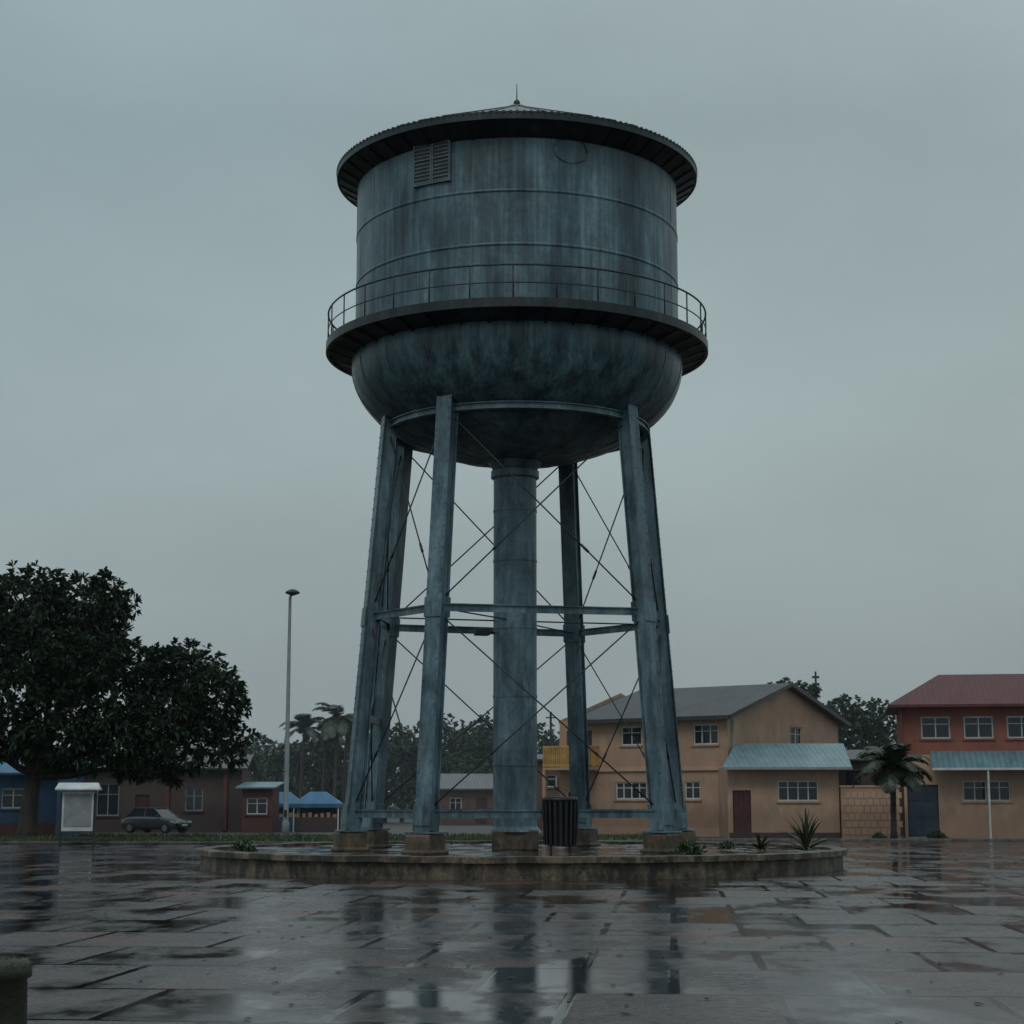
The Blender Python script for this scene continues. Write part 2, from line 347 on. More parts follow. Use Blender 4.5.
for hh in (.45,.95):
    g.tube([((RO-.02)*math.cos(t),(RO-.02)*math.sin(t),zd+hh) for t in [2*pi*i/96 for i in range(97)]],.028 if hh>.9 else .018,6,False)
g.out('gallery_railing',M_rod,T,True)
tops=[(-1.93,-3.39),(3.12,-2.3),(3.75,.96),(1.60,3.54),(-3.46,1.8),(-3.70,-1.04)]
zt=11.72+Z0; zb=1.02; rat=1.27
def legp(i,z):
    t=(zt-z)/(zt-zb); k=1+(rat-1)*t; return Vector((tops[i][0]*k,tops[i][1]*k,z))
g=G(); gd=G()
for i in range(6):
    A=legp(i,zb); B=legp(i,zt); rad=Vector((tops[i][0],tops[i][1],0)).normalized(); tan=Vector((-rad.y,rad.x,0))
    for off in (-.19,.19):
        g.beam(A+rad*off,B+rad*off,.50,.035,tan)
    for off in (-.16,.16):
        g.beam(A+tan*off,B+tan*off,.335,.03,rad)
    gd.box((A.x,A.y,zb+.02),(.85,.8,.05),math.atan2(rad.y,rad.x)+pi/2)
    for sgn in (-1,1):
        p=A+tan*sgn*.262; gd.beam(p+Vector((0,0,.05)),p+(B-A).normalized()*.5,.45,.03,rad)
    for zz in (5.27+Z0,1.5):
        p=legp(i,zz); d=(B-A).normalized()*.28
        gd.beam(p-d+rad*.225,p+d+rad*.225,.56,.03,tan); gd.beam(p-d-rad*.225,p+d-rad*.225,.56,.03,tan)
g.out('legs',M_leg,T,bev=.008); gd.out('leg_gussets',M_leg,T,bev=.008)
g=G()
for i in range(6):
    rad=Vector((tops[i][0],tops[i][1],0)).normalized(); tan=Vector((-rad.y,rad.x,0))
    for q in range(40):
        z=zb+.4+(zt-zb-.6)*q/39; p=legp(i,z)+rad*.21
        for s_ in (-.2,.2):
            c=p+tan*s_; g.box((c.x,c.y,c.z),(.035,.035,.035),math.atan2(rad.y,rad.x))
g.out('rivets',M_leg,T)
g=G()
for i in range(6):
    p=legp(i,zt); rad=Vector((tops[i][0],tops[i][1],0)).normalized(); tan=Vector((-rad.y,rad.x,0))
    g.beam(p+Vector((0,0,-.5))-rad*.1,p+Vector((0,0,.06))+rad*.05,.56,.05,tan)
g.out('leg_saddles',M_leg,T)
g=G()
zR=10.95+Z0; rr_=3.86
g.lathe([(rr_-.09,zR-.1),(rr_+.09,zR-.1),(rr_+.09,zR-.07),(rr_+.02,zR-.07),(rr_+.02,zR+.07),(rr_+.09,zR+.07),(rr_+.09,zR+.1),(rr_-.09,zR+.1),(rr_-.09,zR-.1)],96)
for z,w_,h_ in ((5.27+Z0,.14,.2),(1.52,.12,.2)):
    for i in range(6):
        a=legp(i,z); b=legp((i+1)%6,z); d=(b-a).normalized()
        g.beam(a+d*.2,b-d*.2,h_,w_*.25,(0,0,1)); 
        g.beam(a+d*.2+Vector((0,0,h_/2)),b-d*.2+Vector((0,0,h_/2)),w_,.03)
a=legp(5,3.9+.35);b=legp(4,3.9+.35);d=(b-a).normalized(); g.beam(a+d*.2,b-d*.2,.2,.1,(0,0,1))
g.out('ring_struts',M_leg,T)
g=G(); gt=G()
for i in range(6):
    j=(i+1)%6
    for za,zb2 in ((1.6,5.15+Z0),(5.4+Z0,10.85+Z0)):
        for (p,q) in ((legp(i,za),legp(j,zb2)),(legp(j,za),legp(i,zb2))):
            off=(q-p).cross(Vector((0,0,1))).normalized()*(.03 if p==legp(i,za) else -.03)
            g.tube([p+off,q+off],.021,6)
            m_=p.lerp(q,.3)+off; dd=(q-p).normalized()*.15; gt.tube([m_-dd,m_+dd],.038,6)
for i in (0,2,3,5):
    p=legp(i,5.27+Z0); g.tube([p,Vector((0,0,5.27+Z0+.0))],.022,6)
g.out('bracing_rods',M_rod,T,True); gt.out('turnbuckles',M_rod,T,True)
g=G(); g.lathe([(.78,1.0),(.66,1.15),(.64,1.3),(.64,9.5+Z0),(.72,9.55+Z0),(.72,9.75+Z0),(.66,9.8+Z0),(.9,10.15+Z0)],48,(-.06,0)); o=g.out('central_riser',M_leg,T); autosmooth(o,30)
g=G()
for zz in (2.9,4.9,6.9,8.9,10.4): g.lathe([(.64,zz-.04),(.655,zz-.035),(.655,zz+.035),(.64,zz+.04)],48,(-.06,0))
g.out('riser_seams',M_leg,T)
g=G(); g.box((-.06,0,.76),(1.34,1.34,.58))
for i in range(6):
    A=legp(i,zb); k=math.atan2(tops[i][1],tops[i][0])+pi/2
    g.box((A.x*1.005,A.y*1.005,.74),(.8,.82,.52),k); g.box((A.x*1.005,A.y*1.005,.53),(.95,.96,.13),k)
g.out('footings',M_footing,T,bev=.05)
g=G(); g.beam((-.62,-.2,6.75),(-.98,-.45,6.78),.06,.06); g.box((-1.03,-.5,6.75),(.42,.3,.2),.3); g.out('floodlight',M_black,T,bev=.02)

# ---------------------------------------------------------------- bin on plinth
B=empty('waste_bin',(1.3,49.2,.48))
g=G(); g.lathe([(.0,.22),(.40,.22),(.42,.25),(.46,1.38),(.49,1.4),(.49,1.46),(.44,1.5),(.0,1.52)],28); g.out('drum',M_black,B,True)
g=G()
for k in range(20):
    a=2*pi*k/20; g.beam((.44*math.cos(a),.44*math.sin(a),.24),(.48*math.cos(a),.48*math.sin(a),1.38),.07,.03,(-math.sin(a),math.cos(a),0))
for k in range(4):
    a=2*pi*(k+.5)/4; g.tube([(.36*math.cos(a),.36*math.sin(a),0),(.36*math.cos(a),.36*math.sin(a),.25)],.03,6)
g.out('slats_and_feet',M_black,B)

# ---------------------------------------------------------------- bollard foreground
B=empty('concrete_bollard',(-3.42,12.4,0)); B.scale=(1.0,1.0,.87)
g=G(); g.lathe([(.21,0),(.19,.1),(.17,.78),(.2,.80),(.2,.88),(.17,.93),(.0,.95)],24); g.out('post',M_moss,B,True)
v=[];f=[]
for k in range(1400):
    a=random.uniform(0,2*pi); r=.2*math.sqrt(random.random()); z=.93-(r/.2)**3*.06; x_,y_=r*math.cos(a),r*math.sin(a); k0=len(v); b=random.uniform(0,pi)
    v+=[(x_-.006*math.cos(b),y_-.006*math.sin(b),z),(x_+.006*math.cos(b),y_+.006*math.sin(b),z),(x_+random.gauss(0,.01)+x_*.05,y_+random.gauss(0,.01),z+random.uniform(.01,.035))]; f.append((k0,k0+1,k0+2))
mesh('moss',v,f,M_blade,B)

# ---------------------------------------------------------------- plants
def rosettes(C,Nrm,nl,ln,wd,up=.25,spread=1.0):
    n=len(C); C=np.repeat(C,nl,0); Nn=np.repeat(Nrm,nl,0)
    d=Nn+rng.normal(0,spread,(n*nl,3))*.8; d[:,2]+=up; d/=np.linalg.norm(d,axis=1,keepdims=True)
    s=np.cross(d,rng.normal(0,1,(n*nl,3))*.5+np.array([0,0,1])); s/=np.linalg.norm(s,axis=1,keepdims=True)+1e-6
    L=ln*(.6+.7*rng.random((n*nl,1))); W=wd*(.7+.6*rng.random((n*nl,1)))
    mid=C+d*L*.55+np.array([0,0,.03]); tip=C+d*L; tip[:,2]-=(L*.18)[:,0]
    V=np.stack([C,mid-s*W/2,tip,mid+s*W/2],1).reshape(-1,3)
    F=np.arange(len(V)).reshape(-1,4); return V,F
def crown(name,lobes,m,parent,per=1.0,ln=.45,wd=.16,nl=8,sub=9,dens=5.0):
    VV=[];k=0;FF=[]
    for (x,y,z,r) in lobes:
        subs=[(x,y,z,r*.72)]
        for _ in range(sub):
            d=rng.normal(0,1,3); d/=np.linalg.norm(d); d[2]*=.85; q=r*rng.uniform(.28,.46)
            c=np.array([x,y,z])+d*(r-q*.75)*rng.uniform(.85,1.12); subs.append((c[0],c[1],c[2],q))
        for (a,b,c,q) in subs:
            n=max(6,int(dens*per*4*q*q)); d=rng.normal(0,1,(n,3)); d/=np.linalg.norm(d,axis=1,keepdims=True)
            C=np.array([a,b,c])+d*q*rng.uniform(.7,1.08,(n,1))
            V,F=rosettes(C,d,nl,ln,wd); VV.append(V); FF.append(F+k); k+=len(V)
    V=np.concatenate(VV);F=np.concatenate(FF)
    return mesh(name,V.tolist(),F.tolist(),m,parent)
TY=92; s=1/19.8
def pw(px,py,Y):
    return ((px-512)*Y/1824.0, CH+(802-py)*Y/1824.0)
tree=empty('broadleaf_tree',(-24.4,TY,0))
lob=[]
for (px,py,r,dy) in [(12,602,46,0),(58,596,38,1.5),(102,604,34,-1),(30,668,58,-2),(92,660,50,-1.5),(-30,645,60,1),(142,672,28,0),(182,672,36,.5),(216,700,34,-.5),(160,722,46,-1.5),(216,736,34,1),(120,735,42,-2),(64,730,44,-2.5),(8,730,40,-1),(-45,728,52,0),(182,764,22,-.5),(140,766,20,-1),(60,650,55,3),(150,700,50,3)]:
    x_,z_=pw(px,py,TY); lob.append((x_+24.4,dy,z_,r*s))
crown('foliage',lob,M_leaf,tree,ln=.42,wd=.17,nl=9,sub=13,dens=6.5)
g=G(); fork=(.3,-.2,3.2)
g.tube([(0,0,-.1),(.05,0,.5),(.1,-.1,1.6),fork],[.68,.5,.44,.4],12)
for (x_,y_,z_,r_) in lob[:17]:
    mx=(x_*.45+.1,y_*.5,3.2+(z_-3.2)*.55+random.uniform(-.3,.3)); g.tube([fork,((mx[0]+fork[0])/2+.1,(mx[1]+fork[1])/2,(mx[2]+fork[2])/2-.15),mx,(x_,y_,z_)],[.24,.19,.13,.05],7)
g.out('trunk_and_limbs',M_bark,tree,True)
D=empty('distant_trees',(0,0,0))
lob=[];far=[];g=G()
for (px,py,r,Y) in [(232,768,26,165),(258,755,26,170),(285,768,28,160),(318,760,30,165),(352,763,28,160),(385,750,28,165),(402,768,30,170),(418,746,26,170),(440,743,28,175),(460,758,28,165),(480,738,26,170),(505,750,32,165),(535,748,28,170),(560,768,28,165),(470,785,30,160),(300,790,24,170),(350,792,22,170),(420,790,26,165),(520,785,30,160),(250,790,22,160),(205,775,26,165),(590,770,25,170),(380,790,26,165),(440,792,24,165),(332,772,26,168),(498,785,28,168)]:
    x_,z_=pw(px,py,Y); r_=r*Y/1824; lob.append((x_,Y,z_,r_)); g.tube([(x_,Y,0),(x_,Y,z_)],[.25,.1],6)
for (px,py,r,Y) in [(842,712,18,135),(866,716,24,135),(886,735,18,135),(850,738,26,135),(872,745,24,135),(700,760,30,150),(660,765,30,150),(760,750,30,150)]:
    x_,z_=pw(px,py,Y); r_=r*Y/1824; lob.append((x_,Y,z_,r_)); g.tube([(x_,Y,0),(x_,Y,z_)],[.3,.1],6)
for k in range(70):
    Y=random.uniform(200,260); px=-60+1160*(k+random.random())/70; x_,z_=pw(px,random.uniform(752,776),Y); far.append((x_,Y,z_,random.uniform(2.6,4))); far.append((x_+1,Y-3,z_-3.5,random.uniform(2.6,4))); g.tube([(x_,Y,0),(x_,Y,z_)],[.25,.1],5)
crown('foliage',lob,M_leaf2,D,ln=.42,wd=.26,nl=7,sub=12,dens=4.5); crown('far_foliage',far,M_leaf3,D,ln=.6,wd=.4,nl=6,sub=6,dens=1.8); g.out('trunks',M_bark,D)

def palm(name,x,y,h,rf,nf,m,tr=.14,lean=.0,droop=.9,leafw=.05,elmin=-.15):
    E=empty(name,(x,y,0)); g=G()
    pts=[(lean*(i/6)**2,0,h*i/6) for i in range(7)]
    g.tube([(0,0,-.05)]+pts[1:],[tr*1.5]+[tr]*5+[tr*.8],8); 
    for i in range(int(h/.25)): g.lathe([(tr*1.0,i*.25+.2),(tr*1.12,i*.25+.24),(tr*1.0,i*.25+.28)],8,(lean*((i*.25+.2)/h)**2,0))
    g.out('trunk',M_bark,E,True)
    v=[];f=[];gs=G()
    for k in range(nf):
        az=2*pi*k/nf+random.uniform(-.2,.2); el=random.uniform(elmin,1.25); L=rf*random.uniform(.85,1.1)
        p=Vector((lean,0,h)); pp=[p.copy()]; e=el
        for i in range(14):
            p=p+Vector((math.cos(az)*math.cos(e),math.sin(az)*math.cos(e),math.sin(e)))*L/14; e-=droop*(.06+.11*i/14)*1.2; pp.append(p.copy())
        gs.tube(pp,[.03]+[.018]*13+[.008],4,False)
        for i in range(2,15):
            for sub_ in (0,.33,.66):
                a=pp[i-1].lerp(pp[i],sub_); d=(pp[i]-pp[i-1]).normalized(); sd=Vector((-math.sin(az),math.cos(az),0)); l=rf*.34*math.sin(pi*(i+sub_)/17+.25)
                for sg in (-1,1):
                    t=a+(sd*sg*.8+d*.55+Vector((0,0,-.25+random.uniform(-.2,.2)))).normalized()*l
                    q=len(v); wv=d*leafw
                    v+= [a-wv*.5,a+wv*.5,(a+t)/2+wv,t,(a+t)/2-wv]; f.append((q,q+1,q+2,q+3,q+4))
    mesh('fronds',v,f,m,E); gs.out('midribs',m,E)
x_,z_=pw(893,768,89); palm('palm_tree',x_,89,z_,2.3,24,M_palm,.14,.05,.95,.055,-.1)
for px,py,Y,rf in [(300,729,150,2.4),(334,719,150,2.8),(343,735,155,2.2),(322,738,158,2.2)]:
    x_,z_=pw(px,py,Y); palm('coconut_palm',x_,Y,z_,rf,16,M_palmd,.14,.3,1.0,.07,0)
def agave(name,x,y,z,n,L,m,w=.05,up=.9):
    v=[];f=[]
    for k in range(n):
        az=random.uniform(0,2*pi); e=random.uniform(.15,1.45)*up; l=L*random.uniform(.75,1.1); p=Vector((x,y,z)); sd=Vector((-math.sin(az),math.cos(az),0)); q=len(v)
        for i in range(6):
            ww=w*(1-(i/5)**2)*(.6 if i==0 else 1)+.003; v+=[p-sd*ww,p+Vector((0,0,-ww*.5)),p+sd*ww]
            p=p+Vector((math.cos(az)*math.cos(e),math.sin(az)*math.cos(e),math.sin(e)))*l/5; e-=.16
        for i in range(5):
            a=q+i*3; f+=[(a,a+1,a+4,a+3),(a+1,a+2,a+5,a+4)]
    return mesh(name,v,f,m)
M_agave=mat('agave_leaf',(.045,.072,.03),.4,.4,4,bmp=0)
agave('agave_plant',8.3,51.6,.5,56,1.2,M_agave,.045,1.2)
agave('agave_plant',7.2,53,.5,30,.6,M_agave,.04,1.0)
def shrub(name,x,y,z,r,m):
    C=rng.normal(0,1,(90,3)); C/=np.linalg.norm(C,axis=1,keepdims=True); C[:,2]=abs(C[:,2])*.8
    V,F=rosettes(C*r*rng.uniform(.3,1,(90,1))+np.array([x,y,z]),C,7,r*.35,r*.14); mesh(name,V.tolist(),F.tolist(),m)
shrub('shrub',-7.3,49.9,.5,.36,M_agave); shrub('shrub',4.75,48.5,.5,.38,M_agave); shrub('shrub',-3.0,57.5,.5,.25,M_agave); shrub('shrub',6.4,54.5,.48,.25,M_agave)
shrub('shrub',21.2,91,.0,.5,M_agave); shrub('shrub',18.6,92.6,.0,.35,M_agave); shrub('shrub',-9.6,84,.0,.4,M_agave)

# ---------------------------------------------------------------- street lamp
E=empty('street_lamp',(-11.15,90,0))
g=G(); g.tube([(0,0,0),(0,0,.9),(0,0,.92),(0,0,12.0)],[.19,.18,.13,.075],14); g.tube([(0,0,12.0),(.12,0,12.2)],.06,8); g.out('pole',M_galv,E,True)
g=G(); g.lathe([(.0,12.42),(.14,12.4),(.36,12.28),(.36,12.2),(.1,12.1),(.0,12.08)],20,(.12,0)); g.out('lamp_head',M_rod,E,True)
g=G(); g.box((0,0,.12),(.55,.55,.3)); g.out('base_block',M_footing,E,bev=.03); g=G(); g.box((0,-.19,1.3),(.14,.05,.35)); g.out('access_panel',M_black,E,bev=.01)

# ---------------------------------------------------------------- notice board
x_,_z=pw(77,800,79); E=empty('notice_board',(x_,79.2,0),R(6))
g=G(); 
for sx in (-.72,.72): g.box((sx,0,1.1),(.09,.1,2.2))
g.box((0,0,.3),(1.35,.07,.09)); g.out('posts',M_rod,E,bev=.01)
g=G(); g.box((0,-.005,1.45),(1.34,.16,1.7)); g.out('panel',M_white,E,bev=.015)
g=G(); g.box((0,-.1,1.5),(1.16,.02,1.4)); g.out('notice_sheet',M_grey,E)
g=G(); g.add([(-.95,-.4,2.42),(.95,-.4,2.42),(.95,.4,2.42),(-.95,.4,2.42),(-.85,0,2.68),(.85,0,2.68),(-.95,-.4,2.36),(.95,-.4,2.36),(.95,.4,2.36),(-.95,.4,2.36)],[(0,1,5,4),(2,3,4,5),(0,4,3),(1,2,5),(6,7,1,0),(8,9,3,2),(7,8,2,1),(9,6,0,3),(9,8,7,6)]); g.out('cap_roof',M_white,E)

# ---------------------------------------------------------------- buildings
def wall(E,name,o,ang,L,z0,z1,ops,m,dep=.16,fm=None):
    ca,sa=math.cos(ang),math.sin(ang)
    def P3(u,d,z): return (o[0]+u*ca-d*sa,o[1]+u*sa+d*ca,z)
    us=sorted({0,L,*[p[0] for p in ops],*[p[1] for p in ops]}); zs=sorted({z0,z1,*[p[2] for p in ops],*[p[3] for p in ops]})
    g=G()
    for i in range(len(us)-1):
        for j in range(len(zs)-1):
            uc=(us[i]+us[i+1])/2; zc_=(zs[j]+zs[j+1])/2
            if any(p[0]<uc<p[1] and p[2]<zc_<p[3] for p in ops): continue
            g.add([P3(us[i],0,zs[j]),P3(us[i+1],0,zs[j]),P3(us[i+1],0,zs[j+1]),P3(us[i],0,zs[j+1])],[(0,1,2,3)])
    for (a,b,c,d,*_) in ops:
        g.add([P3(a,0,c),P3(b,0,c),P3(b,0,d),P3(a,0,d),P3(a,dep,c),P3(b,dep,c),P3(b,dep,d),P3(a,dep,d)],[(0,4,5,1),(1,5,6,2),(2,6,7,3),(3,7,4,0)])
    g.out(name,m,E)
    gf=G(); gg=G(); gs=G()
    def bx(G_,u0,u1,d0,d1,za,zb_):
        c=P3((u0+u1)/2,(d0+d1)/2,(za+zb_)/2); G_.box(c,(u1-u0,d1-d0,zb_-za),ang)
    for (a,b,c,d,kind,nx) in ops:
        if kind=='w':
            t=.07
            bx(gf,a,a+t,dep-.09,dep-.01,c,d); bx(gf,b-t,b,dep-.09,dep-.01,c,d); bx(gf,a+t,b-t,dep-.09,dep-.01,c,c+t); bx(gf,a+t,b-t,dep-.09,dep-.01,d-t,d)
            for k in range(1,nx):
                u=a+(b-a)*k/nx; bx(gf,u-.03,u+.03,dep-.085,dep-.012,c+t,d-t)
            bx(gf,a+t,b-t,dep-.07,dep-.02,c+(d-c)*.66-.02,c+(d-c)*.66+.02)
            bx(gs,a-.1,b+.1,-.09,.02,c-.1,c-.003)
            gg.add([P3(a,dep-.03,c),P3(b,dep-.03,c),P3(b,dep-.03,d),P3(a,dep-.03,d)],[(0,1,2,3)])
        elif kind=='v':
            gg.add([P3(a,dep,c),P3(b,dep,c),P3(b,dep,d),P3(a,dep,d)],[(0,1,2,3)])  # open bay: a dark pane stands in for the shade inside
        else:
            gd=G(); bx(gd,a,b,dep-.05,dep+.02,c,d)
            for k in range(2):
                for q in range(3):
                    wu=(b-a)/2; hu=(d-c)/3; bx(gd,a+wu*k+.1,a+wu*(k+1)-.1,dep-.075,dep-.04,c+hu*q+.1,c+hu*(q+1)-.1)
            gd.out(name+'_door',nx,E)
    if gf.v: gf.out(name+'_window_frames',fm or M_white,E)
    if gs.v: gs.out(name+'_sills',m,E)
    if gg.v: gg.out(name+'_glass',M_glass,E)
def slab(g,p,t=.12):
    q=[(a,b,c-t) for a,b,c in p]; g.add(p+q,[(0,1,2,3),(7,6,5,4),(0,4,5,1),(1,5,6,2),(2,6,7,3),(3,7,4,0)])
H=empty('beige_house',(2.75,105,0),R(-38)); L_,W_=11.3,12.6; EZ=6.5
wall(H,'front_wall',(0,0),0,L_,0,EZ,[(4.3,5.7,5.0,6.05,'w',2),(9.1,10.7,4.95,6.05,'w',3),(3.9,6.0,2.0,2.95,'w',4),(8.5,9.5,2.0,2.95,'w',2),(.5,2.3,3.85,5.9,'v',1),(.6,1.6,.05,2.4,'d',M_door)],M_beige)
wall(H,'gable_wall',(L_,0),pi/2,W_,0,EZ,[(6.9,8.3,4.9,6.1,'w',2)],M_beige2)
wall(H,'rear_wall',(L_,W_),pi,L_,0,EZ,[],M_beige); wall(H,'side_wall',(0,W_),-pi/2,W_,0,EZ,[(4,5.4,4.9,6.1,'w',2)],M_beige)
RZ=8.4
mesh('gable_end',[(L_,0,EZ),(L_,W_,EZ),(L_,W_/2,RZ)],[(0,1,2)],M_beige2,H); mesh('gable_end_rear',[(0,0,EZ),(0,W_,EZ),(0,W_/2,RZ)],[(0,2,1)],M_beige,H)
g=G(); ov=.6; dz=(RZ-EZ)/(W_/2)*ov
slab(g,[(1.4,-ov,EZ-dz+.14),(L_+.5,-ov,EZ-dz+.14),(L_+.5,W_/2,RZ+.14),(1.4,W_/2,RZ+.14)]); slab(g,[(L_+.5,W_+ov,EZ-dz+.14),(1.4,W_+ov,EZ-dz+.14),(1.4,W_/2,RZ+.14),(L_+.5,W_/2,RZ+.14)])
slab(g,[(-.5,.6,EZ+.0),(1.4,.6,EZ+.0),(1.4,W_/2,RZ-.2),(-.5,W_/2,RZ-.2)]);
g.out('roof',M_rgrey,H)
g=G()
g.beam((L_+.53,-ov,EZ-dz+.06),(L_+.53,W_/2,RZ+.06),.04,.22,(1,0,0)); g.beam((L_+.53,W_+ov,EZ-dz+.06),(L_+.53,W_/2,RZ+.06),.04,.22,(1,0,0)); g.beam((1.4,-ov-.02,EZ-dz+.04),(L_+.5,-ov-.02,EZ-dz+.04),.22,.05,(0,0,1)); g.out('fascia',M_rdark,H)
g=G(); g.box((L_/2,-.06,3.66),(L_+.1,.14,.22)); g.box((L_/2,-.04,.2),(L_,.09,.5)); g.out('string_course',M_beige2,H)
g=G(); g.box((1.35,-.75,3.72),(2.9,1.5,.16)); g.out('balcony_floor',M_beige,H)
g=G(); g.box((1.35,-1.46,4.95),(2.9,.08,.1)); g.box((1.35,-1.46,3.9),(2.9,.08,.12))
for q in range(22): g.box((-.06+q*.134,-1.46,4.4),(.055,.06,1.0))
for q in range(9): g.box((-.06,-1.4+q*.17,4.4),(.06,.055,1.0)); g.box((2.76,-1.4+q*.17,4.4),(.06,.055,1.0))
g.box((-.06,-.72,4.95),(.08,1.4,.1)); g.box((2.76,-.72,4.95),(.08,1.4,.1)); g.out('balcony_railing',M_yel,H)
g=G(); 
for xx in (-.02,2.72): g.box((xx,-1.4,1.85),(.2,.2,3.6))
g.out('balcony_posts',M_beige,H)
g=G(); g.tube([(7.4,-.1,0),(7.4,-.1,6.4)],.05,6); g.tube([(L_+.1,.4,0),(L_+.1,.4,6.3)],.05,6); g.out('downpipes',M_grey,H)
A=empty('teal_roofed_annex',(11.15,94.2,0),0)
wall(A,'front_wall',(0,0),0,5.75,0,3.65,[(.25,1.2,.05,2.45,'d',M_door),(2.6,4.7,1.9,2.95,'w',4)],M_beige2)
wall(A,'side_wall_right',(5.75,0),pi/2,5,0,3.65,[],M_beige); wall(A,'side_wall_left',(0,5),-pi/2,5,0,3.65,[],M_beige)
g=G(); slab(g,[(-.35,-.9,3.62),(6.3,-.9,3.62),(6.9,4.6,5.0),(1.0,4.6,5.0)],.08); g.out('metal_roof',M_rteal,A)
g=G(); g.box((2.98,-.93,3.55),(6.7,.05,.12)); g.out('fascia',M_grey,A)
g=G(); g.box((2.9,-.04,.12),(5.7,.1,.35)); g.out('base_course',M_brown,A)
A=empty('dark_gap_shed',(17.3,97,0),0)  # dark shed added to fill the dark gap beside the annex
wall(A,'front_wall',(0,0),0,2.7,0,4.1,[(.5,1.3,2.7,3.5,'v',1)],M_brown); wall(A,'side_wall',(2.7,0),pi/2,3,0,4.1,[],M_brown)
g=G(); slab(g,[(-.3,-.4,4.1),(3,-.4,4.1),(3,3.2,4.7),(-.3,3.2,4.7)],.08); g.out('roof',M_rdark,A)
A=empty('boundary_wall',(16.95,94.0,0),0); g=G(); g.box((1.5,0,1.3),(3.0,.2,2.6)); g.out('wall_body',M_beige,A); g=G(); g.box((1.5,0,2.65),(3.1,.3,.1)); g.out('coping',M_beige2,A)
g=G()
for q in range(9):
    for r_ in range(6): g.box((.22+q*.33+(.16 if r_%2 else 0)-.04,-.108,.35+r_*.37),(.27,.03,.3))
g.out('pierced_blocks',M_beige2,A)
H=empty('terracotta_house',(20.55,95.5,0),R(-10)); L_=13
wall(H,'lower_wall',(0,0),0,L_,0,4.3,[(.15,1.75,.05,2.75,'d',M_doorb),(3.0,4.2,1.9,2.95,'w',2),(4.3,5.4,1.9,2.95,'w',2),(8,10,1.9,2.95,'w',3)],M_beige2)
wall(H,'upper_wall',(0,.35),0,L_,4.3,6.95,[(1.0,2.5,5.15,6.3,'w',2),(3.2,4.7,5.15,6.3,'w',2),(5.4,6.9,5.15,6.3,'w',2),(8,9.5,5.15,6.3,'w',2)],M_orange)
wall(H,'side_wall',(0,8),-pi/2,8,0,6.95,[],M_orange); wall(H,'end_wall',(L_,0),pi/2,8,0,6.95,[],M_orange)
g=G(); e=6.9; rz=8.75; r0=(2.2,4,rz); r1=(L_-2,4,rz); c=[(-.7,-.6,e),(L_+.7,-.6,e),(L_+.7,8.6,e),(-.7,8.6,e)]
g.add(c+[r0,r1]+[(a,b,z-.14) for a,b,z in c],[(0,1,5,4),(1,2,5),(2,3,4,5),(3,0,4),(6,7,1,0),(7,8,2,1),(8,9,3,2),(9,6,0,3),(9,8,7,6)]); g.out('hipped_roof',M_rmaroon,H)
g=G(); slab(g,[(1.4,-1.5,3.6),(L_,-1.5,3.6),(L_,.34,4.5),(1.4,.34,4.5)],.08); g.out('veranda_roof',M_rteal,H)
g=G(); g.box((7.2,-1.53,3.53),(11.6,.05,.12)); g.tube([(4.2,-1.45,0),(4.2,-1.45,3.5)],.06,8); g.tube([(9,-1.45,0),(9,-1.45,3.5)],.06,8); g.out('veranda_fascia_and_posts',M_white,H)
H=empty('brown_house',(-28.2,114,0),R(3)); L_=11.2
wall(H,'front_wall',(0,0),0,L_,0,4.0,[(2.2,3.6,1.0,3.0,'w',2),(4.6,5.5,.05,2.3,'d',M_door),(7.7,8.8,1.3,2.7,'w',2)],M_brown,fm=M_grey); wall(H,'side_wall',(L_,0),pi/2,7,0,4.0,[],M_brown); wall(H,'side_wall_left',(0,7),-pi/2,7,0,4,[],M_brown)
g=G(); slab(g,[(-.4,-.6,3.95),(L_+.4,-.6,3.95),(L_+.4,3.5,4.9),(-.4,3.5,4.9)]); slab(g,[(L_+.4,7.6,3.95),(-.4,7.6,3.95),(-.4,3.5,4.9),(L_+.4,3.5,4.9)]); g.out('roof',M_rdark,H)
g=G(); 
for xx in (1.3,6.6,10.2): g.box((xx,-.1,2),(.25,.2,3.8))
g.out('pilasters',M_redw,H)
H=empty('blue_house',(-33.5,101,0),R(0)); L_=8.3
wall(H,'front_wall',(0,0),0,L_,.7,3.5,[(5.2,6.5,1.5,2.6,'w',2),(2,3.2,1.5,2.6,'w',2)],M_blue); wall(H,'base_wall',(0,-.03),0,L_,0,.7,[],M_redw); wall(H,'side_wall',(L_,0),pi/2,6,0,3.5,[],M_blue)
g=G(); slab(g,[(-.4,-.6,3.45),(L_+.4,-.6,3.45),(L_+.4,3,4.3),(-.4,3,4.3)]); slab(g,[(L_+.4,6.6,3.45),(-.4,6.6,3.45),(-.4,3,4.3),(L_+.4,3,4.3)]); g.out('roof',M_tarp,H)
H=empty('kiosk',(-16.6,112,0),R(-5))
wall(H,'front_wall',(0,0),0,1.9,0,2.7,[(.3,1.6,1.1,2.1,'w',2)],M_redw); wall(H,'side_wall',(1.9,0),pi/2,2,0,2.7,[],M_redw)
g=G(); slab(g,[(-.3,-.5,2.75),(2.2,-.5,2.75),(2.2,2.2,3.1),(-.3,2.2,3.1)],.08); g.out('roof',M_rteal,H)
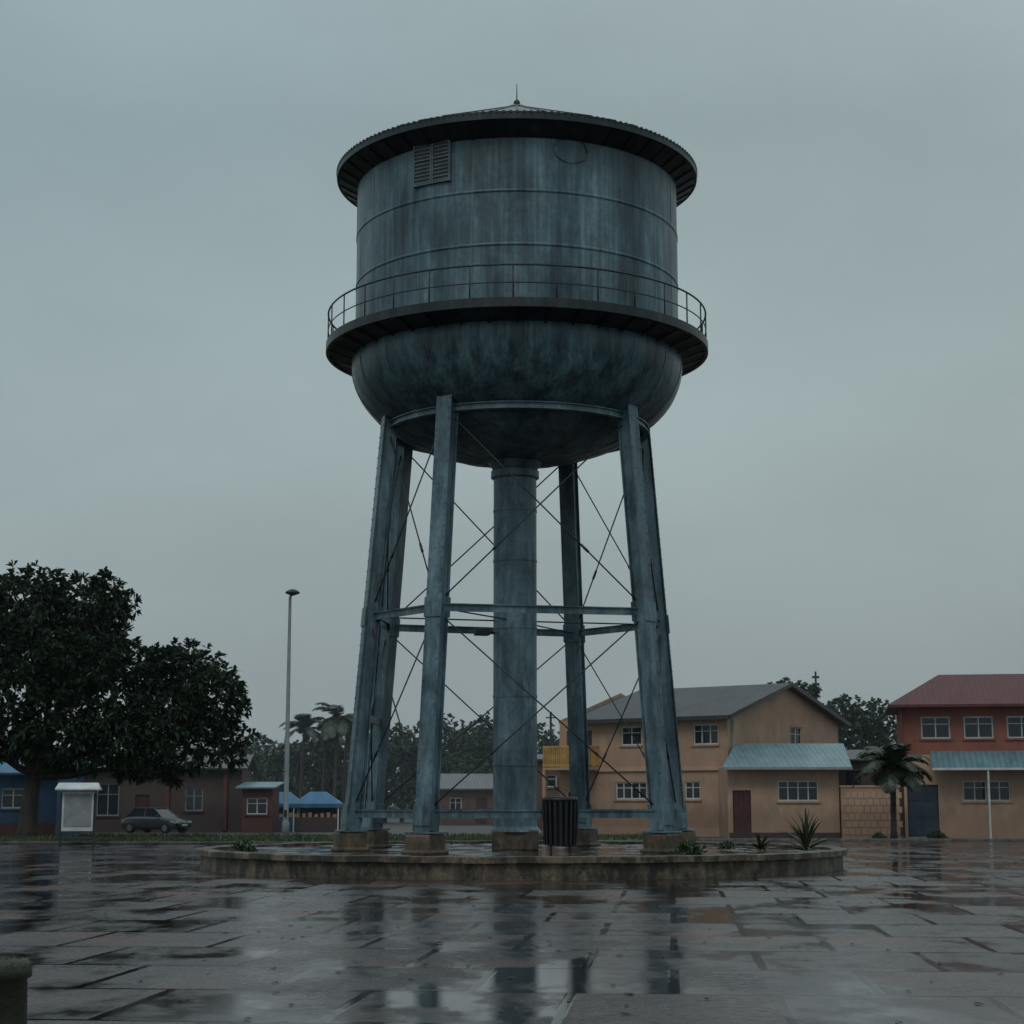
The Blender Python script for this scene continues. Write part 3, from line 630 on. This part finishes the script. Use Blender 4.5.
for (px,Y,wd) in ((283,118,2.6),(318,116,3.0)):
    x_,_=pw(px,800,Y); H=empty('market_stall',(x_,Y,0))
    g=G(); hw=wd/2
    g.add([(-hw,-1.2,1.75),(hw,-1.2,1.75),(hw,1.2,1.75),(-hw,1.2,1.75),(-hw*.35,0,2.5),(hw*.35,0,2.5),(-hw,-1.2,1.5),(hw,-1.2,1.5),(hw,1.2,1.5),(-hw,1.2,1.5)],[(0,1,5,4),(1,2,5),(2,3,4,5),(3,0,4),(6,7,1,0),(7,8,2,1),(8,9,3,2),(9,6,0,3)]); g.out('tarp_roof',M_tarp,H)
    g=G(); 
    for sx in (-1,1):
        for sy in (-1,1): g.box((sx*(hw-.1),sy*1.1,.85),(.08,.08,1.7))
    g.out('posts',M_white,H); g=G(); g.box((0,-.8,.45),(wd-.4,.6,.9)); g.box((0,1.0,.8),(wd-.3,.05,1.5)); g.out('counter_and_backing',M_blue if px<300 else M_brown,H); 
    g=G()
    for q in range(7): g.box((-hw+.35+q*(wd-.7)/6,-.8,1.0),(.22,.4,.2+.1*(q%3)))
    g.out('crates',M_beige2,H)
H=empty('cottage',pw(440,800,150)[:1]+(150,0),R(8))
wall(H,'front_wall',(0,0),0,5.4,0,3.0,[(.8,1.8,1,2.2,'w',2),(3,3.9,.05,2.2,'d',M_door)],M_brick); wall(H,'side_wall',(0,5),-pi/2,5,0,3.0,[],M_brown)
g=G(); slab(g,[(-.4,-.6,2.95),(5.8,-.6,2.95),(5.8,2.5,4.2),(-.4,2.5,4.2)]); slab(g,[(5.8,5.6,2.95),(-.4,5.6,2.95),(-.4,2.5,4.2),(5.8,2.5,4.2)]); g.out('roof',M_rpale,H)
H=empty('brick_outhouse',(1.6,118,0),0)
wall(H,'front_wall',(0,0),0,2.6,0,4.6,[(.6,1.3,2.8,3.6,'w',1)],M_brick); wall(H,'side_wall',(0,3),-pi/2,3,0,4.6,[],M_brown); g=G(); slab(g,[(-.3,-.4,4.6),(2.9,-.4,4.6),(2.9,3.2,5),(-.3,3.2,5)]); g.out('roof',M_rdark,H)
x_,_=pw(551,800,125); E=empty('utility_pole',(x_,125,0)); g=G(); g.tube([(0,0,0),(0,0,8.0)],[.12,.08],8); g.box((0,0,7.6),(.7,.08,.08)); g.out('pole_and_crossarms',M_bark,E)
x_,_=pw(819,800,128); E=empty('antenna_mast',(x_,128,0)); g=G(); g.tube([(0,0,0),(0,0,11.0)],[.12,.07],8); 
for q in range(3): g.box((.0,0,9.6+q*.5),(.5,.12,.16))
g.out('mast',M_rod,E)
x_,z_=pw(795,690,128); tr=empty('umbrella_tree',(x_,128,0)); crown('foliage',[(-1.4,0,z_-.1,.55),(-.5,0,z_+.25,.6),(.6,0,z_+.1,.6),(1.5,.3,z_-.1,.5),(0,1,z_-.5,.8)],M_leaf2,tr,ln=.3,wd=.13,dens=9,sub=7); g=G(); g.tube([(0,0,0),(.1,0,5),(0,0,z_)],[.3,.2,.08],8); g.out('trunk',M_bark,tr)

# ---------------------------------------------------------------- parked car
x_,_=pw(157,800,108); C=empty('parked_car',(x_,108,.05),R(-28))
st=[(-2.1,.45,.55,.60),(-2.0,.28,.80,.78),(-1.6,.22,.92,.84),(-.9,.2,.95,.86),(0,.2,.94,.87),(.9,.2,.92,.86),(1.5,.22,.86,.83),(1.95,.28,.70,.76),(2.1,.42,.55,.60)]
v=[];f=[]
for (x,zb_,zt_,hw) in st:
    v+=[(x,-hw*.9,zb_),(x,-hw,zb_+.15),(x,-hw,zt_-.18),(x,-hw*.9,zt_),(x,0,zt_+.03),(x,hw*.9,zt_),(x,hw,zt_-.18),(x,hw,zb_+.15),(x,hw*.9,zb_)]
for i in range(len(st)-1):
    for j in range(8): f.append((i*9+j,(i+1)*9+j,(i+1)*9+j+1,i*9+j+1))
    f.append((i*9+8,(i+1)*9+8,(i+1)*9,i*9))
f.append(tuple(range(9))); f.append(tuple(range(len(v)-9,len(v)))[::-1]); mesh('body',v,f,M_carp,C,True)
v=[(-1.75,-.72,.9),(1.0,-.74,.9),(1.0,.74,.9),(-1.75,.72,.9),(-1.25,-.56,1.4),(.3,-.58,1.42),(.3,.58,1.42),(-1.25,.56,1.4)]
mesh('glasshouse',v,[(0,1,5,4),(1,2,6,5),(2,3,7,6),(3,0,4,7),(4,5,6,7)],M_glass,C)
g=G(); g.box((-.48,0,1.435),(1.65,1.2,.06)); 
for a,b in ((0,4),(1,5),(2,6),(3,7)): g.tube([v[a],v[b]],.04,6)
for sy in (-1,1): g.tube([(-.3,sy*.735,.9),(-.35,sy*.575,1.41)],.035,6); g.box((.75,sy*.9,.98),(.16,.16,.12))
g.out('roof_and_pillars',M_carp,C,bev=.02)
g=G()
for sx in (-1.3,1.32):
    for sy in (-1,1): g.tube([(sx,sy*.66,.3),(sx,sy*.89,.3)],.31,20)
g.out('tyres',M_tyre,C)
g=G()
for sx in (-1.3,1.32):
    for sy in (-1,1): g.tube([(sx,sy*.8,.3),(sx,sy*.9,.3)],.19,14)
g.out('hubcaps',M_galv,C)
g=G()
for sy in (-1,1): g.box((2.0,sy*.55,.64),(.14,.3,.13)); g.box((-2.03,sy*.58,.72),(.1,.24,.15))
g.box((2.09,0,.46),(.06,.5,.12)); g.out('lights_and_plate',M_lens,C,bev=.02)
